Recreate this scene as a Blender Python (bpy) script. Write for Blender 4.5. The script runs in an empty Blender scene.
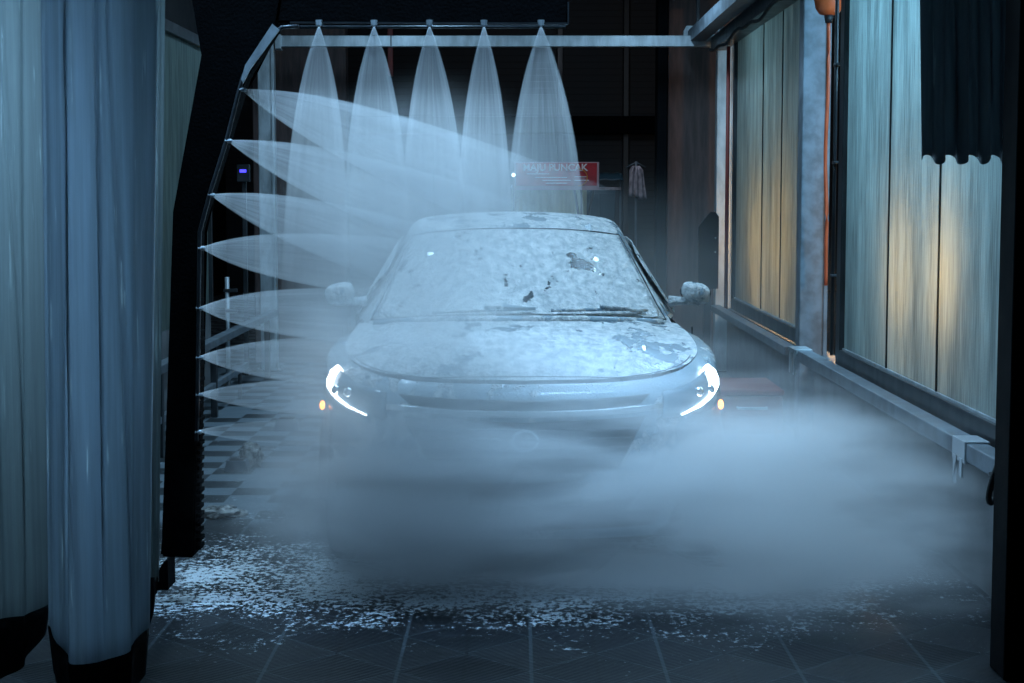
import bpy, bmesh, math, random
from mathutils import Vector, Matrix, noise
random.seed(7)
S = bpy.context.scene
C = S.collection
PI = math.pi
F = 1707.0
PITCH = math.atan(146.5 / F)
YAW = math.atan(5 / F)
CAMZ = 1.7

# ------------------------------------------------------------------ camera
cd = bpy.data.cameras.new('camera'); cam = bpy.data.objects.new('camera', cd); C.objects.link(cam)
cd.sensor_width = 36.0; cd.lens = 36.0 * F / 1024.0; cd.clip_end = 200
cam.location = (0, 0, CAMZ)
cam.rotation_euler = (PI / 2 - PITCH, 0, YAW)
S.camera = cam
MR = cam.rotation_euler.to_matrix()

def at(px, py, Y):
    """measured point of the photo at world distance Y"""
    d = MR @ Vector(((px - 512) / F, -(py - 341.5) / F, -1.0))
    return Vector((0, 0, CAMZ)) + d * (Y / d.y)

# ------------------------------------------------------------------ materials
def new_mat(name):
    m = bpy.data.materials.new(name); m.use_nodes = True
    nt = m.node_tree; nt.nodes.clear()
    out = nt.nodes.new('ShaderNodeOutputMaterial')
    return m, nt, out

class G:
    """small node graph writer"""
    def __init__(s, nt): s.nt = nt
    def n(s, t, ins=None, **props):
        k = s.nt.nodes.new(t)
        for a, b in props.items(): setattr(k, a, b)
        for a, b in (ins or {}).items():
            if hasattr(b, 'is_output') or isinstance(b, bpy.types.NodeSocket): s.nt.links.new(b, k.inputs[a])
            else: k.inputs[a].default_value = b
        return k
    def m(s, op, a, b=0.0, c=0.0, clamp=False):
        k = s.nt.nodes.new('ShaderNodeMath'); k.operation = op; k.use_clamp = clamp
        for i, v in enumerate((a, b, c)):
            if isinstance(v, bpy.types.NodeSocket): s.nt.links.new(v, k.inputs[i])
            else: k.inputs[i].default_value = v
        return k.outputs[0]
    def ramp(s, v, lo, hi, a=0.0, b=1.0, smooth=True):
        k = s.nt.nodes.new('ShaderNodeMapRange')
        if smooth: k.interpolation_type = 'SMOOTHSTEP'
        s.nt.links.new(v, k.inputs[0])
        for i, q in zip((1, 2, 3, 4), (lo, hi, a, b)): k.inputs[i].default_value = q
        return k.outputs[0]
    def mix(s, f, a, b):
        k = s.nt.nodes.new('ShaderNodeMix'); k.data_type = 'RGBA'
        for i, v in ((0, f), (6, a), (7, b)):
            if isinstance(v, bpy.types.NodeSocket): s.nt.links.new(v, k.inputs[i])
            else: k.inputs[i].default_value = v if isinstance(v, (float, int)) else (*v[:3], 1)
        return k.outputs[2]
    def noise(s, vec, scale, detail=3, rough=0.55, dim='3D'):
        k = s.nt.nodes.new('ShaderNodeTexNoise'); k.noise_dimensions = dim
        s.nt.links.new(vec, k.inputs['Vector'])
        k.inputs['Scale'].default_value = scale; k.inputs['Detail'].default_value = detail; k.inputs['Roughness'].default_value = rough
        return k.outputs[0]
    def scale(s, vec, sc, loc=(0, 0, 0)):
        k = s.nt.nodes.new('ShaderNodeMapping'); s.nt.links.new(vec, k.inputs[0])
        k.inputs['Scale'].default_value = sc; k.inputs['Location'].default_value = loc
        return k.outputs[0]
    def obj(s): return s.nt.nodes.new('ShaderNodeTexCoord').outputs['Object']
    def sep(s, v):
        k = s.nt.nodes.new('ShaderNodeSeparateXYZ'); s.nt.links.new(v, k.inputs[0]); return k.outputs

def pbr(name, col, rough=0.5, metal=0.0, var=0.15, vscale=6.0, stretch=(1, 1, 1), bump=0.0, bscale=40.0, emit=None, estr=0.0, trans=0.0, spec=0.5):
    m, nt, out = new_mat(name); g = G(nt)
    o = g.obj()
    nz = g.noise(g.scale(o, stretch), vscale, 4)
    f = g.ramp(nz, 0.3, 0.7)
    dk = tuple(c * (1 - var) for c in col); lt = tuple(min(1, c * (1 + var)) for c in col)
    b = g.n('ShaderNodeBsdfPrincipled', {'Base Color': g.mix(f, dk, lt), 'Roughness': g.ramp(nz, .2, .8, max(0, rough - .08), min(1, rough + .08)), 'Metallic': metal, 'Specular IOR Level': spec})
    if trans: b.inputs['Transmission Weight'].default_value = trans
    if bump:
        bn = g.n('ShaderNodeBump', {'Strength': bump, 'Distance': 0.01, 'Height': g.noise(g.scale(o, stretch), bscale, 3)})
        nt.links.new(bn.outputs[0], b.inputs['Normal'])
    if emit:
        b.inputs['Emission Color'].default_value = (*emit, 1); b.inputs['Emission Strength'].default_value = estr
    nt.links.new(b.outputs[0], out.inputs[0])
    return m

M = {}
M['galv'] = pbr('galvanised_steel', (.42, .47, .5), .42, .35, .25, 9, (1, 1, .4), .2, 60)
M['galv_dull'] = pbr('weathered_steel', (.17, .2, .23), .5, .3, .3, 9)
M['dark_steel'] = pbr('dark_steel', (.035, .04, .045), .35, .3, .3, 7, (1, 1, .4))
M['black'] = pbr('black_rubber', (.008, .009, .011), .6, 0, .3, 12, bump=.3, bscale=80)
M['armblack'] = pbr('matte_black_foam', (.0022, .0025, .003), .9, 0, .3, 12, bump=.3, bscale=80, spec=.04)
M['blackpaint'] = pbr('black_paint', (.003, .0035, .005), .8, 0, .3, 5, spec=.1)
M['chrome'] = pbr('chrome', (.75, .78, .8), .15, 1.0, .08)
M['brown'] = pbr('brown_cladding', (.085, .055, .052), .75, 0, .3, 26, (1, 1, .12), .25, 50)
M['orange'] = pbr('orange_plastic', (.5, .09, .025), .35, 0, .15, 8)
M['orange_hose'] = pbr('orange_hose', (.5, .09, .03), .4)
M['red'] = pbr('red_paint', (.2, .03, .025), .6)
M['tape'] = pbr('white_tape', (.4, .43, .46), .4, 0, .1)
M['concrete'] = pbr('concrete', (.12, .13, .14), .7, 0, .3, 5, bump=.3)
M['ceil'] = pbr('dark_ceiling_sheet', (.03, .035, .04), .6, 0, .2, 3)
M['teal'] = pbr('teal_paint', (.01, .05, .08), .5)
M['cloth'] = pbr('pale_cloth', (.35, .32, .36), .9, 0, .4, 12)
M['rag'] = pbr('wet_rag', (.2, .2, .19), .3, 0, .8, 22, bump=.6, bscale=30)
M['grey'] = pbr('grey_plastic', (.1, .13, .16), .5)
M['tyre'] = pbr('tyre_rubber', (.015, .015, .017), .7, bump=.3, bscale=70)
M['alloy'] = pbr('alloy', (.5, .52, .55), .3, .9)
M['lampglass'] = pbr('lamp_glass', (.16, .22, .26), .08, 0, .1)
M['drl'] = pbr('daytime_lamp', (.9, .95, 1), .3, emit=(.82, .93, 1), estr=16)
M['amber'] = pbr('amber_lamp', (.9, .3, .05), .3, emit=(1, .3, .04), estr=14)
M['grille'] = pbr('grille_black', (.01, .012, .014), .35)
M['led_blue'] = pbr('blue_led', (.1, .1, .9), .3, emit=(.06, .05, 1), estr=3)
M['led_white'] = pbr('small_white_lamp', (.9, .95, 1), .3, emit=(.7, .9, 1), estr=6)
M['banner_red'] = pbr('banner_red', (.42, .02, .035), .6, 0, .3, 5)
M['banner_pale'] = pbr('banner_pale', (.5, .38, .44), .6, 0, .1)
M['white_ink'] = pbr('white_ink', (.85, .8, .85), .6, 0, .02)
M['yellow_ink'] = pbr('yellow_ink', (.7, .3, .06), .6, 0, .02)
M['shutter'] = pbr('pale_corrugated_sheet', (.42, .5, .36), .55, 0, .15, 6, (4, 1, .3))
M['fixture'] = pbr('lamp_housing', (.5, .52, .55), .5)

def slat_mat():
    m, nt, out = new_mat('dark_roller_slats'); g = G(nt); o = g.obj(); z = g.sep(o)[2]
    w = g.m('FRACT', g.m('MULTIPLY', z, 9.0)); ln = g.ramp(w, .0, .15)
    c = g.mix(ln, (.006, .008, .011), (.022, .028, .036))
    b = g.n('ShaderNodeBsdfPrincipled', {'Base Color': c, 'Roughness': .55})
    bn = g.n('ShaderNodeBump', {'Strength': .6, 'Distance': .01, 'Height': w}); nt.links.new(bn.outputs[0], b.inputs['Normal'])
    nt.links.new(b.outputs[0], out.inputs[0]); return m
M['slats'] = slat_mat()

def foam_mat(name, base, base_rough, thr, seed, patch=None, gscale=9.0):
    """wet surface carrying soap foam; the uncovered spots show the base"""
    m, nt, out = new_mat(name); g = G(nt); o = g.obj()
    oo = g.scale(o, (1, .55, 1), (seed, seed * .7, 0))
    n1 = g.noise(oo, gscale, 5, .62); n2 = g.noise(g.scale(o, (1, .4, 1), (seed, 0, 3)), 3.0, 2)
    v = g.m('ADD', n1, g.m('MULTIPLY', g.m('SUBTRACT', n2, .5), .5))
    if patch:
        for (cx, cy, cz, r, k) in patch:
            d = g.n('ShaderNodeVectorMath', {0: o, 1: (cx, cy, cz)}, operation='DISTANCE').outputs['Value']
            v = g.m('SUBTRACT', v, g.ramp(d, r * .2, r, k, 0.0))
    cov = g.ramp(v, thr - .015, thr + .03)
    fine = g.noise(o, 55, 4, .7)
    lump = g.noise(g.scale(o, (1, .6, 1)), 24, 4, .65)
    h = g.m('ADD', g.m('MULTIPLY', lump, 1.0), g.m('MULTIPLY', fine, .35))
    foamc = g.mix(g.ramp(lump, .3, .7), (.48, .52, .54), (.88, .88, .88))
    bn = g.n('ShaderNodeBump', {'Strength': 1.0, 'Distance': .04, 'Height': g.m('MULTIPLY', h, cov)})
    fo = g.n('ShaderNodeBsdfPrincipled', {'Base Color': foamc, 'Roughness': .7, 'Specular IOR Level': .2, 'Normal': bn.outputs[0]})
    drops = g.n('ShaderNodeBump', {'Strength': .5, 'Distance': .008, 'Height': g.noise(o, 90, 2)})
    ba = g.n('ShaderNodeBsdfPrincipled', {'Base Color': (*base, 1), 'Roughness': base_rough, 'Normal': drops.outputs[0], 'Coat Weight': .4})
    mx = g.n('ShaderNodeMixShader', {0: cov, 1: ba.outputs[0], 2: fo.outputs[0]})
    nt.links.new(mx.outputs[0], out.inputs[0]); return m

def curtain_mat(name, col, transp, transl, seed, gloss=.25):
    m, nt, out = new_mat(name); g = G(nt); o = g.obj()
    st = g.noise(g.scale(o, (14, 14, .35), (seed, 0, 0)), 2.2, 4, .6)
    wet = g.noise(g.scale(o, (60, 60, 2.2), (seed, 0, 0)), 2.0, 4, .7)
    c = g.mix(g.ramp(st, .3, .72), tuple(x * .78 for x in col), tuple(min(1, x * 1.1) for x in col))
    riv_glint = g.ramp(g.noise(g.scale(o, (34, 34, 1.3), (seed + 3, 0, 2)), 1.5, 3, .6), .61, .68)
    riv_glint = g.m('MULTIPLY', riv_glint, g.ramp(g.noise(g.scale(o, (6, 6, 3), (seed, 4, 1)), 1.2, 3, .6), .42, .62))
    c = g.mix(riv_glint, c, tuple(min(1, x * 1.9) for x in col))  # wet highlights painted into the colour as paler streaks
    bn = g.n('ShaderNodeBump', {'Strength': .5, 'Distance': .012, 'Height': g.m('ADD', wet, g.m('MULTIPLY', riv_glint, .8))})
    d = g.n('ShaderNodeBsdfDiffuse', {'Color': c}); t = g.n('ShaderNodeBsdfTranslucent', {'Color': c})
    gl = g.n('ShaderNodeBsdfGlossy', {'Color': (.8, .85, .9, 1), 'Roughness': .28, 'Normal': bn.outputs[0]})
    tr = g.n('ShaderNodeBsdfTransparent', {'Color': (.8, .88, .9, 1)})
    a = g.n('ShaderNodeMixShader', {0: transl, 1: d.outputs[0], 2: t.outputs[0]})
    fr = g.n('ShaderNodeLayerWeight', {'Blend': .25}).outputs['Fresnel']
    b = g.n('ShaderNodeMixShader', {0: g.m('MULTIPLY_ADD', fr, .5, gloss * g_f), 1: a.outputs[0], 2: gl.outputs[0]})
    e = g.n('ShaderNodeMixShader', {0: g.ramp(st, .3, .7, transp, transp * .5), 1: b.outputs[0], 2: tr.outputs[0]})
    nt.links.new(e.outputs[0], out.inputs[0]); return m
g_f = .35
M['vinyl'] = curtain_mat('milky_vinyl', (.46, .56, .62), .10, .7, 0)
M['vinyl_back'] = curtain_mat('milky_vinyl_back', (.34, .4, .4), .2, .65, 5)
M['vinyl_dark'] = curtain_mat('black_vinyl', (.16, .2, .22), .05, .5, 9, .3)

def panel_mat(name, transp, seed, col=(.6, .66, .64)):
    """wet translucent wall sheet: fine vertical runs of water"""
    m, nt, out = new_mat(name); g = G(nt); o = g.obj()
    runs = g.noise(g.scale(o, (1, 60, 1.6), (seed, seed, 0)), 2.0, 5, .6)
    big = g.noise(g.scale(o, (1, 4, .5), (0, seed, 0)), 1.6, 3)
    drops = g.noise(o, 70, 3, .7)
    c = g.mix(g.ramp(g.m('ADD', g.m('MULTIPLY', runs, .65), g.m('MULTIPLY', big, .35)), .38, .62), tuple(x * .54 for x in col), col)
    h = g.m('ADD', runs, g.m('MULTIPLY', drops, .5))
    bn = g.n('ShaderNodeBump', {'Strength': .5, 'Distance': .01, 'Height': h})
    t = g.n('ShaderNodeBsdfTranslucent', {'Color': c, 'Normal': bn.outputs[0]}); d = g.n('ShaderNodeBsdfDiffuse', {'Color': c, 'Normal': bn.outputs[0]})
    gl = g.n('ShaderNodeBsdfGlossy', {'Color': (.8, .9, .95, 1), 'Roughness': .22, 'Normal': bn.outputs[0]})
    tr = g.n('ShaderNodeBsdfTransparent', {'Color': (.8, .9, .9, 1)})
    a = g.n('ShaderNodeMixShader', {0: .78, 1: d.outputs[0], 2: t.outputs[0]})
    b = g.n('ShaderNodeMixShader', {0: .16, 1: a.outputs[0], 2: gl.outputs[0]})
    e = g.n('ShaderNodeMixShader', {0: transp, 1: b.outputs[0], 2: tr.outputs[0]})
    nt.links.new(e.outputs[0], out.inputs[0]); return m
M['panel'] = panel_mat('wet_sheet', 0.0, 0)
M['panel_b'] = panel_mat('wet_sheet_far', 0.0, 4)
M['panel_left'] = panel_mat('wet_sheet_green', .05, 8, (.5, .62, .58))

def floor_mat():
    m, nt, out = new_mat('grating_floor'); g = G(nt); o = g.obj(); x, y, z = g.sep(o)
    T = .24
    def line(v, w, off=0.0):
        f = g.m('FRACT', g.m('ADD', v, off)); d = g.m('MINIMUM', f, g.m('SUBTRACT', 1.0, f))
        return g.ramp(d, w * .5, w, 1, 0)
    xo = g.m('SUBTRACT', x, .052); yo = g.m('SUBTRACT', y, 6.47)
    u = g.m('DIVIDE', g.m('ADD', xo, yo), 2 * T); v = g.m('DIVIDE', g.m('SUBTRACT', xo, yo), 2 * T)
    diag = g.m('MAXIMUM', line(u, .022), line(v, .022))
    xl = line(g.m('DIVIDE', xo, 2 * T), .018)
    xd = line(g.m('ADD', g.m('DIVIDE', xo, 2 * T), .5), .02)
    # ribs, turned from tile to tile
    chk = g.m('FLOOR', g.m('ADD', g.m('MODULO', g.m('ADD', g.m('FLOOR', u), g.m('FLOOR', v)), 2.0), .1))
    par = g.m('ABSOLUTE', chk)
    r1 = g.m('FRACT', g.m('MULTIPLY', g.m('ADD', g.m('MULTIPLY', x, .55), y), 52.0)); r2 = g.m('FRACT', g.m('MULTIPLY', g.m('SUBTRACT', g.m('MULTIPLY', x, .55), y), 52.0))
    k = g.n('ShaderNodeMix', {0: par, 2: r1, 3: r2}); rib = g.ramp(g.m('ABSOLUTE', g.m('SUBTRACT', k.outputs[0], .5)), .2, .42)
    # smooth tiles on the far left
    tx = g.m('FLOOR', g.m('DIVIDE', xo, T)); ty = g.m('FLOOR', g.m('DIVIDE', yo, T))
    wn = g.n('ShaderNodeTexWhiteNoise', {'Vector': g.n('ShaderNodeCombineXYZ', {0: tx, 1: ty}).outputs[0]}, noise_dimensions='3D').outputs['Value']
    ck = g.m('ABSOLUTE', g.m('MODULO', g.m('ADD', tx, ty), 2.0))
    zone = g.m('MULTIPLY', g.ramp(x, -1.35, -1.25, 1, 0), g.ramp(y, 8.6, 8.9))
    light = g.m('GREATER_THAN', g.m('ADD', g.m('MULTIPLY', ck, .55), g.m('MULTIPLY', wn, .55)), .5)
    n1 = g.noise(o, 5, 4)
    base = g.mix(g.ramp(n1, .3, .7), (.006, .008, .012), (.015, .020, .028))
    base = g.mix(g.m('MULTIPLY', rib, .92), base, (.003, .0035, .004))
    base = g.mix(g.m('MULTIPLY', diag, .6), base, (.05, .065, .075)); base = g.mix(g.m('MULTIPLY', xl, .8), base, (.07, .09, .105)); base = g.mix(g.m('MULTIPLY', xd, .9), base, (.004, .005, .006))
    tile = g.mix(light, (.03, .038, .043), (.16, .2, .23))
    base = g.mix(zone, base, tile)
    # foam washed over the floor under the jets
    warp = g.m('MULTIPLY', g.m('SUBTRACT', g.noise(o, 1.3, 2), .5), .9)
    yy = g.m('ADD', y, warp)
    amount = g.m('MULTIPLY', g.ramp(yy, 5.6, 7.4, 0, 1), g.ramp(yy, 7.7, 8.7, 1, .52))
    amount = g.m('MULTIPLY', amount, g.ramp(g.m('ABSOLUTE', g.m('ADD', x, .1)), .9, 2.3, 1, .55))
    f1 = g.noise(g.scale(o, (1, .75, 1)), 34, 6, .75); f2 = g.noise(o, 3.2, 3)
    fv = g.m('ADD', g.m('MULTIPLY', f1, .7), g.m('MULTIPLY', f2, .3))
    thr = g.m('SUBTRACT', .67, g.m('MULTIPLY', amount, .21))
    foam = g.ramp(g.m('SUBTRACT', fv, thr), -.01, .05)
    foam = g.m('MULTIPLY', foam, g.ramp(amount, .02, .15))
    foam = g.m('MULTIPLY', foam, g.m('SUBTRACT', 1.0, g.m('MULTIPLY', rib, .25)))
    col = g.mix(foam, base, (.75, .82, .86))
    h = g.m('ADD', g.m('MULTIPLY', g.m('SUBTRACT', 1.0, rib), g.m('SUBTRACT', .5, g.m('MULTIPLY', zone, .5))), g.m('MULTIPLY', foam, 1.2))
    h = g.m('ADD', h, g.m('MULTIPLY', g.noise(o, 30, 3), .35))
    bn = g.n('ShaderNodeBump', {'Strength': .7, 'Distance': .006, 'Height': h})
    ro = g.m('ADD', g.ramp(n1, .35, .65, .38, .44), g.m('MULTIPLY', foam, .4))
    b = g.n('ShaderNodeBsdfPrincipled', {'Base Color': col, 'Roughness': ro, 'Normal': bn.outputs[0], 'Specular IOR Level': .22})
    nt.links.new(b.outputs[0], out.inputs[0]); return m
M['floor'] = floor_mat()

VCOL = (.98, .98, .98, 1)
def fan_vol(name, dens, L, W, S0, seed, edge=.55):
    """density of a flat fan jet: apex at the local origin, +X downstream, Y across"""
    m, nt, out = new_mat(name); g = G(nt); o = g.obj(); x, y, z = g.sep(o)
    s = g.m('MAXIMUM', x, .002)
    w = g.m('MULTIPLY', W, g.m('SUBTRACT', 1.0, g.m('POWER', 2.71828, g.m('MULTIPLY', s, -1 / S0))))
    w = g.m('ADD', w, .004)
    uu = g.m('DIVIDE', g.m('ABSOLUTE', y), w)
    prof = g.m('ADD', .62, g.m('MULTIPLY', g.ramp(uu, .5, .95), edge))
    fall = g.m('MULTIPLY', g.m('POWER', 2.71828, g.m('MULTIPLY', s, -2.6 / L)), g.ramp(s, L * .45, L, 1, 0))
    ang = g.n('ShaderNodeCombineXYZ', {0: g.m('MULTIPLY', s, 1.5), 1: g.m('MULTIPLY', g.m('DIVIDE', y, w), 5.0), 2: float(seed)}).outputs[0]
    st = g.ramp(g.noise(ang, 1.6, 4, .65), .25, .75, .75, 1.25)
    nearn = g.ramp(s, 0, .10, 3.2, 1.0)
    den = g.m('MULTIPLY', g.m('MULTIPLY', g.m('MULTIPLY', prof, fall), g.m('MULTIPLY', st, nearn)), dens)
    v = g.n('ShaderNodeVolumeScatter', {'Color': VCOL, 'Density': den, 'Anisotropy': .25})
    nt.links.new(v.outputs[0], out.inputs['Volume'])
    m.cycles.volume_step_rate = 1.0
    return m

def mist_vol(name, dens, nscale, stretch, seed, contrast=(.35, .7), rate=.5, power=1.0):
    """lump of drifting mist: thins out to nothing towards the hull (unit sphere in local space)"""
    m, nt, out = new_mat(name); g = G(nt); o = g.obj()
    r = g.n('ShaderNodeVectorMath', {0: o}, operation='LENGTH').outputs['Value']
    nz = g.noise(g.scale(o, stretch, (seed, seed * 1.7, seed * .3)), nscale, 4, .55)
    r2 = g.m('ADD', r, g.m('MULTIPLY', g.m('SUBTRACT', nz, .5), .35))
    fall = g.ramp(r2, .25, .88, 1, 0)
    f = g.m('MULTIPLY', fall, g.ramp(nz, contrast[0], contrast[1], .12, 1.25))
    v = g.n('ShaderNodeVolumeScatter', {'Color': VCOL, 'Density': g.m('MULTIPLY', f, dens), 'Anisotropy': .2})
    nt.links.new(v.outputs[0], out.inputs['Volume'])
    m.cycles.volume_step_rate = rate
    return m

# ------------------------------------------------------------------ object helpers
def link(name, me, m, parent=None, smooth=False):
    if isinstance(me, bmesh.types.BMesh):
        bm = me; me = bpy.data.meshes.new(name)
        bmesh.ops.recalc_face_normals(bm, faces=bm.faces); bm.to_mesh(me); bm.free()
    if smooth:
        for p in me.polygons: p.use_smooth = True
    me.materials.append(m)
    o = bpy.data.objects.new(name, me); C.objects.link(o)
    if parent: o.parent = parent
    return o

def tag(o, label=None, cat=None, group=None, kind=None):
    if label: o['label'] = label
    if cat: o['category'] = cat
    if group: o['group'] = group
    if kind: o['kind'] = kind
    return o

def empty(name, loc, label=None, cat=None, group=None, kind=None):
    o = bpy.data.objects.new(name, None); C.objects.link(o); o.location = loc
    o.empty_display_size = .1
    return tag(o, label, cat, group, kind)

def box(bm, x0, x1, y0, y1, z0, z1, bev=0.0):
    vs = [bm.verts.new((x, y, z)) for x in (x0, x1) for y in (y0, y1) for z in (z0, z1)]
    fs = [(0, 1, 3, 2), (4, 6, 7, 5), (0, 4, 5, 1), (2, 3, 7, 6), (0, 2, 6, 4), (1, 5, 7, 3)]
    nf = [bm.faces.new([vs[i] for i in f]) for f in fs]
    if bev:
        es = list({e for f in nf for e in f.edges})
        bmesh.ops.bevel(bm, geom=es, offset=bev, segments=2, affect='EDGES', profile=.5)

def mkbox(name, m, b, parent=None, bev=.006):
    bm = bmesh.new(); box(bm, *b, bev=bev); return link(name, bm, m, parent)

def tube(bm, pts, r, n=10, cap=True):
    pts = [Vector(p) for p in pts]; rings = []
    rr = r if isinstance(r, (list, tuple)) else [r] * len(pts)
    up = Vector((0, 0, 1))
    for i, p in enumerate(pts):
        a = pts[max(0, i - 1)]; b = pts[min(len(pts) - 1, i + 1)]; d = (b - a).normalized()
        s = d.cross(up)
        if s.length < .01: s = d.cross(Vector((0, 1, 0)))
        s.normalize(); t = s.cross(d)
        rings.append([bm.verts.new(p + (s * math.cos(2 * PI * k / n) + t * math.sin(2 * PI * k / n)) * rr[i]) for k in range(n)])
    for a, b in zip(rings, rings[1:]):
        for k in range(n): bm.faces.new((a[k], a[(k + 1) % n], b[(k + 1) % n], b[k]))
    if cap: bm.faces.new(rings[0][::-1]); bm.faces.new(rings[-1])

def grid(rows, solid=False):
    bm = bmesh.new(); R = [[bm.verts.new(p) for p in r] for r in rows]
    for a, b in zip(R, R[1:]):
        for k in range(len(a) - 1): bm.faces.new((a[k], a[k + 1], b[k + 1], b[k]))
    return bm

def prism(bm, pts, y0, y1):
    """closed outline in x,z pushed along y"""
    a = [bm.verts.new((x, y0, z)) for x, z in pts]; b = [bm.verts.new((x, y1, z)) for x, z in pts]
    bm.faces.new(a); bm.faces.new(b[::-1])
    for i in range(len(pts)):
        j = (i + 1) % len(pts); bm.faces.new((a[i], b[i], b[j], a[j]))

def solidify(o, t, off=0):
    md = o.modifiers.new('thickness', 'SOLIDIFY'); md.thickness = t; md.offset = off
def subsurf(o, n=2):
    md = o.modifiers.new('smooth', 'SUBSURF'); md.levels = n; md.render_levels = n

# ------------------------------------------------------------------ setting
st = lambda o: tag(o, kind='structure')
st(mkbox('floor', M['floor'], (-9, 9, 1.5, 40, -.12, 0), bev=0))
st(mkbox('ceiling', M['ceil'], (-2.75, 2.4, 4.2, 16.9, 3.9, 4.0), bev=0))

XW = 1.99
# right wall: two glazed bays between posts, dark frames
def bay(name, y0, y1, z0, z1, m, seams, fr, idx):
    w = empty('window_%d' % idx, (XW, (y0 + y1) / 2, 0), kind='structure')
    def loc(o): o.location = -w.location; return o
    loc(mkbox('glass', m, (XW, XW + .012, y0, y1, z0, z1), w, bev=0))
    bm = bmesh.new()
    box(bm, XW - .03, XW + .05, y0 - fr, y0, z0 - fr, z1 + .08, .004); box(bm, XW - .03, XW + .05, y1, y1 + fr, z0 - fr, z1 + .08, .004)
    box(bm, XW - .03, XW + .05, y0, y1, z0 - .1, z0, .004); box(bm, XW - .03, XW + .05, y0, y1, z1, z1 + .08, .004)
    loc(link('window_frame', bm, M['dark_steel'], w))
    bm = bmesh.new()
    for s in seams: box(bm, XW - .008, XW + .014, s - .006, s + .006, z0, z1)
    loc(link('window_seam', bm, M['dark_steel'], w))
    loc(mkbox('glazing_bead', M['galv'], (XW - .012, XW + .0, y0, y1, z0, z0 + .012), w, bev=0))
    return w
bay('a', 6.6, 10.35, .76, 3.25, M['panel'], (8.05, 9.15), .12, 1)
bay('b', 12.0, 15.55, .76, 3.2, M['panel_b'], (12.9, 13.9), .10, 2)
st(mkbox('wall_right', M['concrete'], (XW + .02, XW + .16, 6.4, 16.3, 0, .62), bev=0))
st(mkbox('trim_1', M['dark_steel'], (XW - .02, XW + .1, 6.4, 16.3, 3.33, 3.9), bev=0))
# yard beyond the right wall
st(mkbox('wall_yard', M['concrete'], (4.3, 4.4, 5, 18, 0, 4), bev=0))
# left wall
st(mkbox('wall_left', M['concrete'], (-2.75, -2.6, 5, 14.45, 0, .7), bev=0))
w3 = empty('window_3', (-2.6, 10, 0), kind='structure')
o = mkbox('glass', M['panel_left'], (-2.61, -2.6, 6.4, 14.4, .7, 2.9), w3, bev=0); o.location = -w3.location
bm = bmesh.new()
for s in (6.4, 9.0, 11.2, 14.4): box(bm, -2.64, -2.57, s - .025, s + .025, .7, 2.95)
box(bm, -2.64, -2.56, 6.4, 14.4, 2.9, 2.98)
o = link('window_frame', bm, M['dark_steel'], w3); o.location = -w3.location
st(mkbox('trim_2', M['blackpaint'], (-2.75, -2.6, 5, 16.3, 2.98, 3.9), bev=0))
st(mkbox('wall_outer', M['blackpaint'], (-5.2, -5.1, 5, 30, 0, 5), bev=0))

# portal at the far end
st(mkbox('wall_rear_left', M['brown'], (at(272, 100, 17.3).x - .2, at(346, 100, 17.3).x, 17.3, 17.55, 0, 4.4), bev=.01))
st(mkbox('wall_rear_right', M['brown'], (at(668, 100, 17.3).x, at(745, 100, 17.3).x, 17.3, 17.55, 0, 4.4), bev=.01))
st(mkbox('trim_3', M['blackpaint'], (at(657, 100, 17.25).x, at(667, 100, 17.25).x, 17.2, 17.5, 0, 4.4), bev=.01))
st(mkbox('trim_4', M['red'], (at(388, 100, 17.4).x, at(393, 100, 17.4).x, 17.4, 17.5, 2.9, 4.4), bev=.004))
# building across the way
st(mkbox('wall_back', M['slats'], (-9, 9, 30, 30.3, 0, 7), bev=0))
bm = bmesh.new()
for px in (430, 560, 626): x = at(px, 100, 29.8).x; box(bm, x - .05, x + .05, 29.75, 29.95, 0, 6.5, .01)
st(link('trim_5', bm, M['dark_steel']))
st(mkbox('trim_6', M['blackpaint'], (-4, 5, 29.5, 29.9, 2.75, 3.05), bev=.02))

# ------------------------------------------------------------------ steel frame
YP = 16.4
def post(px0, px1, Y, z1, label, depth=.14, edge=True, m='galv'):
    x0, x1 = at(px0, 200, Y).x, at(px1, 200, Y).x
    t = empty('steel_post', ((x0 + x1) / 2, Y, 0), label, 'post')
    w = (x1 - x0) / 2
    bm = bmesh.new(); box(bm, -w, w, 0, depth, .012, z1, .008); link('shaft', bm, M[m], t)
    if edge:
        bm = bmesh.new(); box(bm, w - .022, w + .004, -.02, 0.0, .012, z1, .003); link('flange', bm, M[m], t)
    bm = bmesh.new(); box(bm, -w - .06, w + .06, -.06, depth + .06, 0, .014, .003)
    link('base_plate', bm, M['dark_steel'], t)
    for sx in (-1, 1):
        for sy in (-.03, depth + .03):
            bm = bmesh.new(); tube(bm, [(sx * (w + .03), sy, .01), (sx * (w + .03), sy, .04)], .01, 6); link('anchor_bolt', bm, M['galv'], t)
    return t
post(259, 275, YP, 3.28, 'pale galvanised steel post at the far left of the bay, seen through the side jets')
post(716, 733, YP, 3.28, 'pale galvanised steel post at the far right end of the bay beside the brown wall')
post(801, 828, 11.5, 3.6, 'wide grey galvanised post between the two wet glazed bays, beside the orange hose', .16, m='galv_dull')
t = empty('crossbar', (0, YP, 3.16), 'pale horizontal steel crossbar joining the two far posts above the water jets', 'crossbar')
xa, xb = at(275, 43, YP).x, at(716, 43, YP).x
bm = bmesh.new(); box(bm, xa, xb, .0, .1, -.055, .05, .006); link('bar', bm, M['galv'], t)
for x in (xa + .03, xb - .03):
    bm = bmesh.new(); box(bm, x - .03, x + .03, -.012, .0, -.085, .06, .003)
    box(bm, x - .03, x + .03, -.012, .09, -.085, -.07, .003); link('bracket', bm, M['galv'], t)
bm = bmesh.new(); box(bm, at(391, 43, YP).x - .006, at(391, 43, YP).x + .006, -.006, 0, -.055, .05); link('splice', bm, M['dark_steel'], t)

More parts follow.
